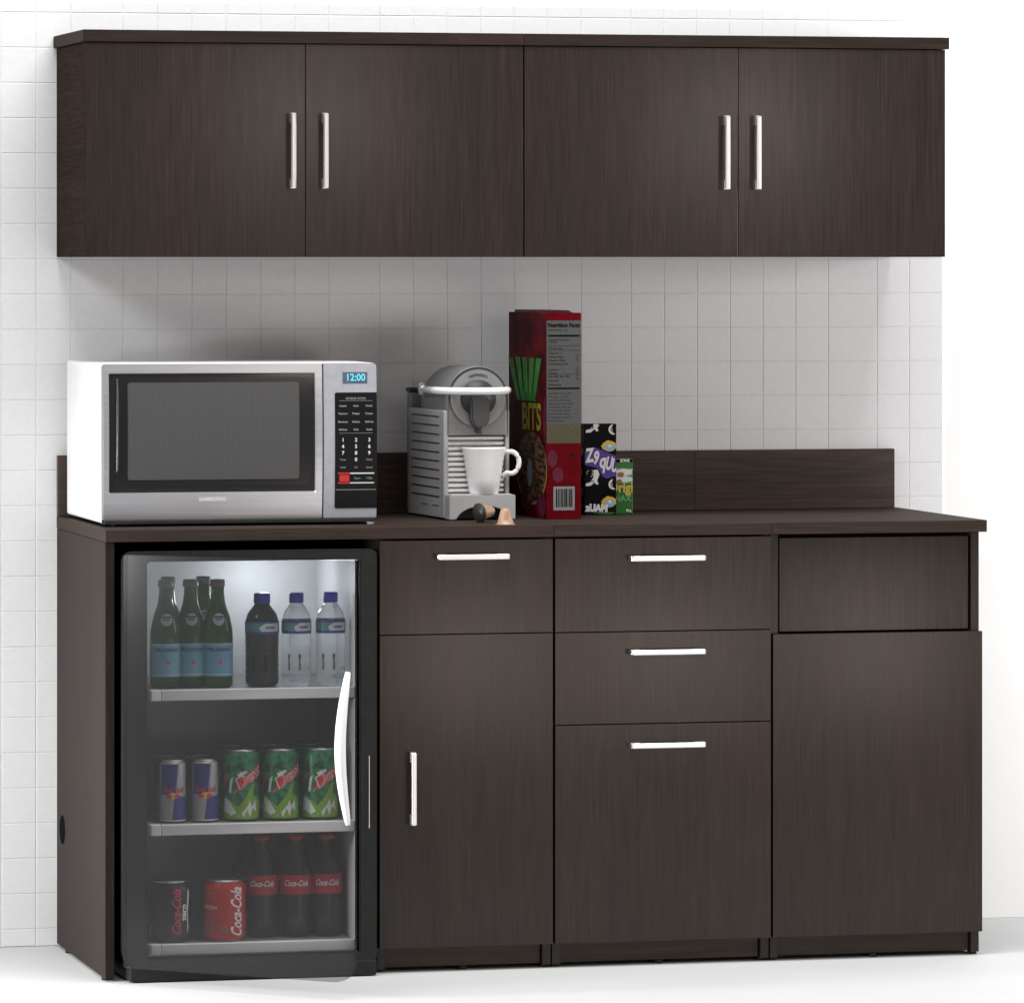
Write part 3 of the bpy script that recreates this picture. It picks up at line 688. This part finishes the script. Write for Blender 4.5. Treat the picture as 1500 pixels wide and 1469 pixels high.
for z_ in SZ:
    b = MB(); b.box(ix0 + .001, ix1 - .001, .034, iyb - .002, z_ - .008, z_ - .0004, 'fr_shelf', .001); s_ = b.build('shelf', r, world=True)
    b = MB(); b.box(ix0 + .0155 + .0205, ix1 + .000, .012, .0335, z_ - .0222, z_, 'fr_strip', .002, 3); b.build('shelf_trim', s_, world=True)
    b = MB(); b.box(ix0 + .0150, ix0 + .0355, .0115, .0335, z_ - .0225, z_ + .0003, 'fr_cap', .002, 3); b.build('end_cap', s_, world=True)
b = MB(); b.box(.5385, .5400, FYF - .003, FYF + .001, .302, .450, 'steel', .0004); b.build('handle_reflection_strip', r, world=True)  # bright strip modelled in place of the door handle's reflection, not a latch
# open door: hinge at the left, swung 41 degrees towards the viewer
DW = .532
b = MB(); b.prism(rrect(.004, DW, .034, .8660, .03, 8, rs=(.008, .006, .006, .042)), -.018, 0, 'fr_glass')
dr = b.build('door', r, loc=(.004, -.002, 0), rot=(0, 0, math.radians(-41))); dr['label'] = 'clear smoked door swung open'
hb = MB(); P = []
for i in range(25):
    t = i / 24; P.append((DW - .010, -.019 - .032 * math.sin(math.pi * t), .347 + .300 * t))
hb.tube(P, [.0055 + .0060 * math.sin(math.pi * i / 24) ** .8 for i in range(25)], 'white', 16); hb.build('handle', dr)
lm = bpy.data.lights.new('fridge_lamp', 'POINT'); lm.energy = 1.5; lm.color = (.86, .93, 1); lm.shadow_soft_size = .012
lo = bpy.data.objects.new('fridge_lamp', lm); C.objects.link(lo); lo.location = (.385, .270, .790)
b = MB(); b.box(.365, .405, .254, .286, .838, .8495, mat('lamp_lens', (.8, .85, .9), .3, emit=(.86, .93, 1, .6)), .003); b.build('interior_lamp', r, world=True)

# ------------------------------------------------------------------ drinks (all prints face the viewer)
def drink(name, label, cat, x, y, z, group): return thing(name, label, cat, (x, y, z), 0, group)
M['alu'] = speckle(mat('can_aluminium', (.6, .6, .62), .3, 1), (.55, .55, .57), (.68, .68, .7), 60)
def can_parts(root, R_, H_, m_body, prints, turn=0):
    b = MB(); b.lathe([(R_ * .80, .0015), (R_ * .86, .003), (R_ * .99, R_ * .26), (R_, R_ * .34), (R_, H_ - R_ * .42), (R_ * .97, H_ - R_ * .30), (R_ * .84, H_ - .0035)], m_body, seg=48)
    for polys, m_, d in prints: b.decal(polys, m_, cyl(R_, d, FR + turn), .003)
    b.build('can_body', root)
    b = MB(); b.lathe([(R_ * .84, H_ - .0038), (R_ * .875, H_ - .002), (R_ * .865, H_), (R_ * .82, H_), (R_ * .80, H_ - .005), (0, H_ - .005)], 'alu', seg=40); b.build('lid', root)
    b = MB(); b.lathe([(0, .004), (R_ * .70, .004), (R_ * .76, 0), (R_ * .80, .0), (R_ * .86, .003), (R_ * .862, .0036)], 'alu', seg=40); b.build('bottom_rim', root)
def repeat(src, spots, labels):
    for (x, y, z), lb in zip(spots, labels):
        o = copy_tree(src); o.location = (x, y, z); o['label'] = lb

# green sparkling water bottles
M['g_glass'] = mat('green_bottle_glass', (.03, .115, .028), .12, trans=.40, ior=1.3)
M['blue_lab'] = speckle(mat('pale_blue_label', (.13, .34, .47), .5), (.12, .32, .45), (.15, .37, .50), 20)
M['navy'] = mat('navy_print', (.02, .03, .10), .5); M['star'] = mat('red_star_print', (.55, .03, .05), .5)
M['neck_lab'] = mat('neck_label_pale', (.45, .46, .55), .5)
Z1_ = SZ[0]
r = drink('sparkling_water_bottle', 'green glass bottle with blue label, leftmost in the front row of the top shelf', 'bottle', .1370, .075, Z1_, 'green glass bottles on the top fridge shelf')
b = MB(); R_ = .0315; H_ = .222
b.lathe([(0, .002), (R_ * .8, 0), (R_, .005), (R_, .105), (R_ * .97, .120), (R_ * .80, .145), (R_ * .52, .170), (R_ * .43, .190), (R_ * .42, .207), (R_ * .46, .208), (R_ * .46, .214), (0, .214)], 'g_glass', seg=40); b.build('glass', r)
b = MB(); F0 = cyl(R_, .0005, FR)
b.decal([rect(-.046, .046, .024, .092)], 'blue_lab', F0, .003)
b.decal(text2d('S.PELLEGRINO', .0098, .004, .0785, bold=.0003, sx=.9), 'navy', cyl(R_, .0009, FR), .003)
st = [(.008 + (.0062 if i % 2 == 0 else .0026) * math.sin(math.pi * i / 5), .053 + (.0062 if i % 2 == 0 else .0026) * math.cos(math.pi * i / 5)) for i in range(10)]
b.decal([st], 'star', cyl(R_, .0009, FR), 0)
b.decal([rect(-.046, .046, .0275, .0285), rect(-.046, .046, .0885, .0892)], 'whitep', cyl(R_, .0009, FR), .003)
b.build('label', r)
b = MB()
def neck(u, v):
    t = (v - .120) / .05; rr = R_ * (.97 - .45 * max(0, min(1, t))) + .0016; return Vector((rr * math.cos(FR + u / rr), rr * math.sin(FR + u / rr), v))
b.decal([ell(.004, .140, .0125, .0125, 24)], 'neck_lab', neck, .003); b.decal([rect(-.003, .011, .139, .1415)], 'navy', lambda u, v: neck(u, v) * 1.0 + (Vector((math.cos(FR), math.sin(FR), 0)) * .0006), .003); b.build('neck_label', r)
b = MB(); b.lathe([(R_ * .50, .206), (R_ * .52, .208), (R_ * .46, .220), (0, .221)], mat('bottle_cap_grey', (.14, .15, .14), .4), seg=24); b.build('cap', r)
repeat(r, [(.1895, .080, Z1_), (.2440, .070, Z1_), (.162, .185, Z1_), (.236, .185, Z1_)],
       ['green glass bottle with a blue label, middle of the three in the front row', 'green glass bottle with a blue label, next to the dark water bottle',
        'green glass bottle half hidden in the back row, behind the left pair', 'green glass bottle half hidden in the back row, behind the right pair'])
# water bottles
M['clear'] = mat('clear_plastic_bottle', (.88, .90, .92), .08, trans=.92, ior=1.18)
M['smoky'] = mat('dark_drink_bottle', (.055, .058, .065), .15, trans=.45, ior=1.3)
M['capblue'] = mat('blue_cap', (.03, .06, .48), .35)
M['wl_blue'] = mat('label_deep_blue', (.03, .09, .28), .4); M['wl_teal'] = mat('label_teal', (.10, .24, .30), .4); M['wl_white'] = mat('label_white', (.62, .66, .72), .4)
def water(root, m_):
    R_ = .0300
    prof = [(0, .003), (R_ * .75, 0), (R_ * .96, .006), (R_, .012)]
    for i in range(5): z_ = .020 + i * .014; prof += [(R_, z_), (R_ * .955, z_ + .004), (R_, z_ + .008)]
    prof += [(R_, .110), (R_ * .99, .135), (R_ * .86, .150), (R_ * .55, .163), (R_ * .44, .168), (R_ * .44, .172), (0, .172)]
    b = MB(); b.lathe(prof, m_, seg=40); b.build('bottle_body', root)
    b = MB(); b.decal([rect(-.094, .094, .108, .134)], 'wl_blue', cyl(R_, .0006, FR), .003)
    b.decal([rect(-.094, .094, .1135, .1305)], 'wl_teal', cyl(R_, .0009, FR), .003)
    b.decal([[(.000, .1135), (.036, .1135), (.036, .1305), (.008, .1305), (-.004, .122)]], 'wl_white', cyl(R_, .0012, FR), .003)
    b.decal(text2d('water', .0085, .017, .122, bold=.0003), 'wl_blue', cyl(R_, .0015, FR), .003)
    b.build('label', root)
    b = MB(); b.lathe([(R_ * .46, .170), (R_ * .50, .171), (R_ * .50, .189), (R_ * .44, .191), (0, .191)], 'capblue', seg=28); b.build('cap', root)
    b = MB()
    for u in (-.014, .008): b.decal(text2d('AQUA PURE', .0060, u, .050, rot=math.radians(90), bold=.0004), 'ink', cyl(R_, .0010, FR), .002)
    b.build('body_print', root)
r = drink('water_bottle', 'water bottle with a blue cap and dark lower half, next to the green bottles', 'bottle', .3365, .070, Z1_, 'blue capped water bottles on the top fridge shelf')
water(r, M['smoky']); r.scale = (1.14, 1.14, 1.0)
r = drink('water_bottle', 'clear water bottle with a blue cap, in the middle of the three', 'bottle', .4085, .070, Z1_, 'blue capped water bottles on the top fridge shelf')
water(r, M['clear'])
repeat(r, [(.4800, .070, Z1_)],
       ['clear water bottle with a blue cap, nearest the fridge door handle'])
# energy drink cans
M['eb_blue'] = mat('energy_blue', (.035, .035, .20), .35, .2); M['eb_silver'] = mat('energy_silver', (.38, .38, .40), .35, .3)
M['eb_red'] = mat('energy_red', (.55, .03, .06), .4); M['eb_yel'] = mat('energy_yellow', (.70, .48, .03), .4)
Z2_ = SZ[1]
r = drink('energy_drink_can', 'slim blue and silver energy drink can, furthest left on the middle shelf', 'can', .1500, .065, Z2_, 'slim blue and silver energy drink cans')
Rr, Hr = .0268, .128
pr = [([[(-.030, .058), (.004, .058), (.0095, .120), (-.030, .120)]], 'eb_blue', .0003), ([[(-.004, .004), (.034, .004), (.034, .054), (.002, .054)]], 'eb_blue', .0003),
      ([ell(-.002, .0555, .0085, .0070)], 'eb_yel', .0006),
      ([[(-.018, .056), (-.010, .060), (-.003, .056), (-.006, .050), (-.014, .051)], [(.014, .056), (.006, .060), (.000, .056), (.002, .050), (.010, .051)]], 'eb_red', .0009),
      (text2d('Red Bull', .0160, .000, .0675, bold=.0003, sx=.82), 'eb_red', .0010), ([rect(-.08, .08, .0045, .0065)], 'whitep', .0008)]
can_parts(r, Rr, Hr, 'eb_silver', pr, .15)
repeat(r, [(.2170, .065, Z2_), (.157, .185, Z2_), (.224, .185, Z2_)],
       ['slim blue and silver energy drink can, beside the green cans', 'slim energy drink can in the back row, behind the leftmost one', 'slim energy drink can in the back row, beside the green cans'])
# green citrus soda cans
M['dw_green'] = speckle(mat('dew_green', (.02, .17, .05), .35), (.012, .10, .035), (.02, .20, .08), 60, detail=2, lo=.45, hi=.55)
M['dw_lime'] = mat('dew_lime', (.16, .33, .02), .4); M['dw_red'] = mat('dew_red', (.62, .03, .05), .4); M['dw_dk'] = mat('dew_dark_green', (.008, .05, .02), .4)
M['dw_silver'] = mat('dew_silver', (.62, .64, .64), .4, .1)
r = drink('citrus_soda_can', 'green citrus soda can with a red slanted name, beside the slim blue cans', 'can', .2935, .070, Z2_, 'green citrus soda cans on the middle shelf')
Rd, Hd = .0368, .146
def spikes(x0_, z0_, n, s_):
    out = []
    for i in range(n):
        a = math.radians(200 - 28 * i); l = s_ * (.7 + .5 * ((i * 7) % 3) / 2)
        out.append([(x0_, z0_), (x0_ + l * math.cos(a - .10), z0_ - abs(l * math.sin(a - .10)) - .004), (x0_ + l * 1.1 * math.cos(a), z0_ - abs(l * 1.1 * math.sin(a)) - .006), (x0_ + l * math.cos(a + .14), z0_ - abs(l * math.sin(a + .14)) - .003)])
    return out
pr = [([[(-.050, .006), (.050, .006), (.050, .040), (.020, .060), (-.005, .030), (-.030, .050), (-.050, .040)]], 'dw_lime', .0003),
      ([[(-.048, .014), (-.040, .050), (-.022, .040), (-.008, .018), (-.020, .012), (-.034, .020)], [(-.008, .008), (.004, .030), (.018, .052), (.024, .030), (.034, .044), (.036, .020), (.026, .028), (.020, .010), (.014, .026), (.006, .008), (.002, .020)]], 'dw_silver', .0006),
      ([[(-.010, .016), (.006, .036), (.022, .072), (.030, .080), (.028, .060), (.016, .034), (.000, .014)]], 'dw_lime', .0009),
      ([[(-.044, .050), (-.030, .086), (-.020, .070), (-.034, .056)], [(.028, .085), (.048, .100), (.048, .070)], [(-.012, .110), (.000, .122), (.010, .104)], [(-.036, .100), (-.026, .118), (-.020, .098)]], 'dw_dk', .0006),
      ([[(-.050, .082), (-.040, .102), (-.034, .088), (-.044, .070)]], 'dw_red', .0009),
      ([[(-.026, .060), (-.020, .058), (-.015, .092), (-.022, .086)], [(-.014, .058), (.048, .098), (.048, .102), (-.010, .064)]], 'dw_silver', .0009),
      ([[(-.011, .060), (.044, .094), (.047, .120), (-.005, .082)]], 'dw_red', .0012),
      (text2d('Dew', .0320, .018, .0900, bold=.0011, rot=math.radians(33), sx=1.0, shear=.2), 'dw_silver', .0014),
      (text2d('Dew', .0300, .018, .0895, bold=.0000, rot=math.radians(33), sx=1.0, shear=.2), 'dw_red', .0018),
      (text2d('Mtn', .0120, .004, .0985, bold=.0004, rot=math.radians(33)), 'whitep', .0018)]
can_parts(r, Rd, Hd, 'dw_green', pr)
repeat(r, [(.3755, .070, Z2_), (.4590, .070, Z2_), (.292, .195, Z2_), (.374, .195, Z2_), (.456, .195, Z2_)],
       ['green citrus soda can, middle of the three in the front row', 'green citrus soda can, nearest the white door handle',
        'green citrus soda can in the back row, behind the one by the blue cans', 'green citrus soda can in the back row, behind the middle one', 'green citrus soda can in the back row, behind the one by the door handle'])
# cola cans
Z3_ = SZ[2]
M['ck_black'] = mat('cola_black', (.010, .010, .010), .35); M['ck_red'] = speckle(mat('cola_red', (.42, .012, .012), .35), (.40, .010, .010), (.46, .015, .015), 20)
M['ck_pink'] = mat('cola_red_lettering', (.55, .03, .07), .4)
Rk, Hk = .0430, .125
r = drink('cola_can', 'black cola can with red script lettering, alone at the left of the bottom shelf', 'can', .1455, .070, Z3_, 'cola cans on the bottom shelf')
pr = [(text2d('Coca-Cola', .0270, .0170, .0620, shear=.45, bold=.0006, rot=math.radians(90), sx=.80), 'ck_pink', .0006),
      (text2d('zero', .0180, .0330, .0620, bold=.0007, rot=math.radians(90)), 'whitep', .0006),
      ([[(.041, .018), (.047, .030), (.044, .060), (.050, .100), (.044, .110), (.040, .070), (.043, .035)]], 'whitep', .0006)]
pr += [(text2d(t_, .0060, -.034, .100 - i * .009, bold=.0002), 'ink2', .0006) for i, t_ in enumerate(('sugar free', 'no calories', 'serve cold'))] + [([rect(-.052, -.044, .018, .036)], mat('grey_panel', (.20, .20, .20), .5), .0006)]
can_parts(r, Rk, Hk, 'ck_black', pr)
r = drink('cola_can', 'red cola can with white script lettering, in front of the cola bottles', 'can', .2565, .060, Z3_, 'cola cans on the bottom shelf')
M['ck_grey'] = mat('cola_small_print', (.30, .20, .20), .5)
pr = [(text2d('Coca-Cola', .0370, .0300, .0600, shear=.45, bold=.0008, rot=math.radians(90), sx=.62), 'whitep', .0006),
      (text2d('FRESH', .0120, -.030, .0700, bold=.0002), 'sk_white', .0006),
      ([ell(.002, .026, .0055, .0070)], 'ck_grey', .0006), ([ell(.002, .026, .0030, .0045)], 'sk_green', .0009),
      ([rect(-.048, -.014, .098, .0995), rect(-.044, -.016, .0895, .0905)], 'ck_grey', .0006)]
pr += [(text2d(t_, .0055, -.032, .050 - i * .007, bold=.0001), 'ck_grey', .0006) for i, t_ in enumerate(('330 ml', 'best before', 'see base', 'recycle me', 'enjoy cold'))]
can_parts(r, Rk, Hk, 'ck_red', pr)
# cola bottles
M['ck_glass'] = mat('dark_cola_glass', (.020, .018, .018), .18, trans=.15); M['ck_lab'] = mat('cola_label_red', (.48, .015, .03), .45)
r = drink('cola_bottle', 'dark cola glass bottle with red label, beside the red can', 'bottle', .3425, .105, Z3_, 'dark cola bottles on the bottom shelf')
b = MB(); Rb = .0320
b.lathe([(0, .002), (Rb * .85, 0), (Rb, .006), (Rb, .050), (Rb * .94, .068), (Rb, .088), (Rb * 1.0, .128), (Rb * .85, .148), (Rb * .52, .170), (Rb * .40, .188), (Rb * .40, .199), (Rb * .44, .200), (Rb * .44, .204), (0, .204)], 'ck_glass', seg=40); b.build('glass', r)
b = MB(); b.decal([rect(-.099, .099, .088, .1275)], 'ck_lab', cyl(Rb, .0006, FR), .003)
b.decal(text2d('Coca-Cola', .0170, .002, .1105, shear=.45, bold=.0005, sx=.70), 'whitep', cyl(Rb, .0011, FR), .003); b.build('label', r)
b = MB(); b.lathe([(Rb * .46, .198), (Rb * .52, .199), (Rb * .46, .208), (0, .2085)], mat('crown_cap_red', (.40, .02, .02), .4), seg=24); b.build('cap', r)
repeat(r, [(.4130, .100, Z3_), (.4780, .100, Z3_), (.336, .225, Z3_), (.408, .225, Z3_), (.474, .225, Z3_)],
       ['dark cola glass bottle with red label, middle of the three in front', 'dark cola glass bottle with red label, furthest from the red can',
        'dark cola bottle in the back row, behind the one beside the red can', 'dark cola bottle in the back row, behind the middle one', 'dark cola bottle in the back row, behind the one furthest from the red can'])
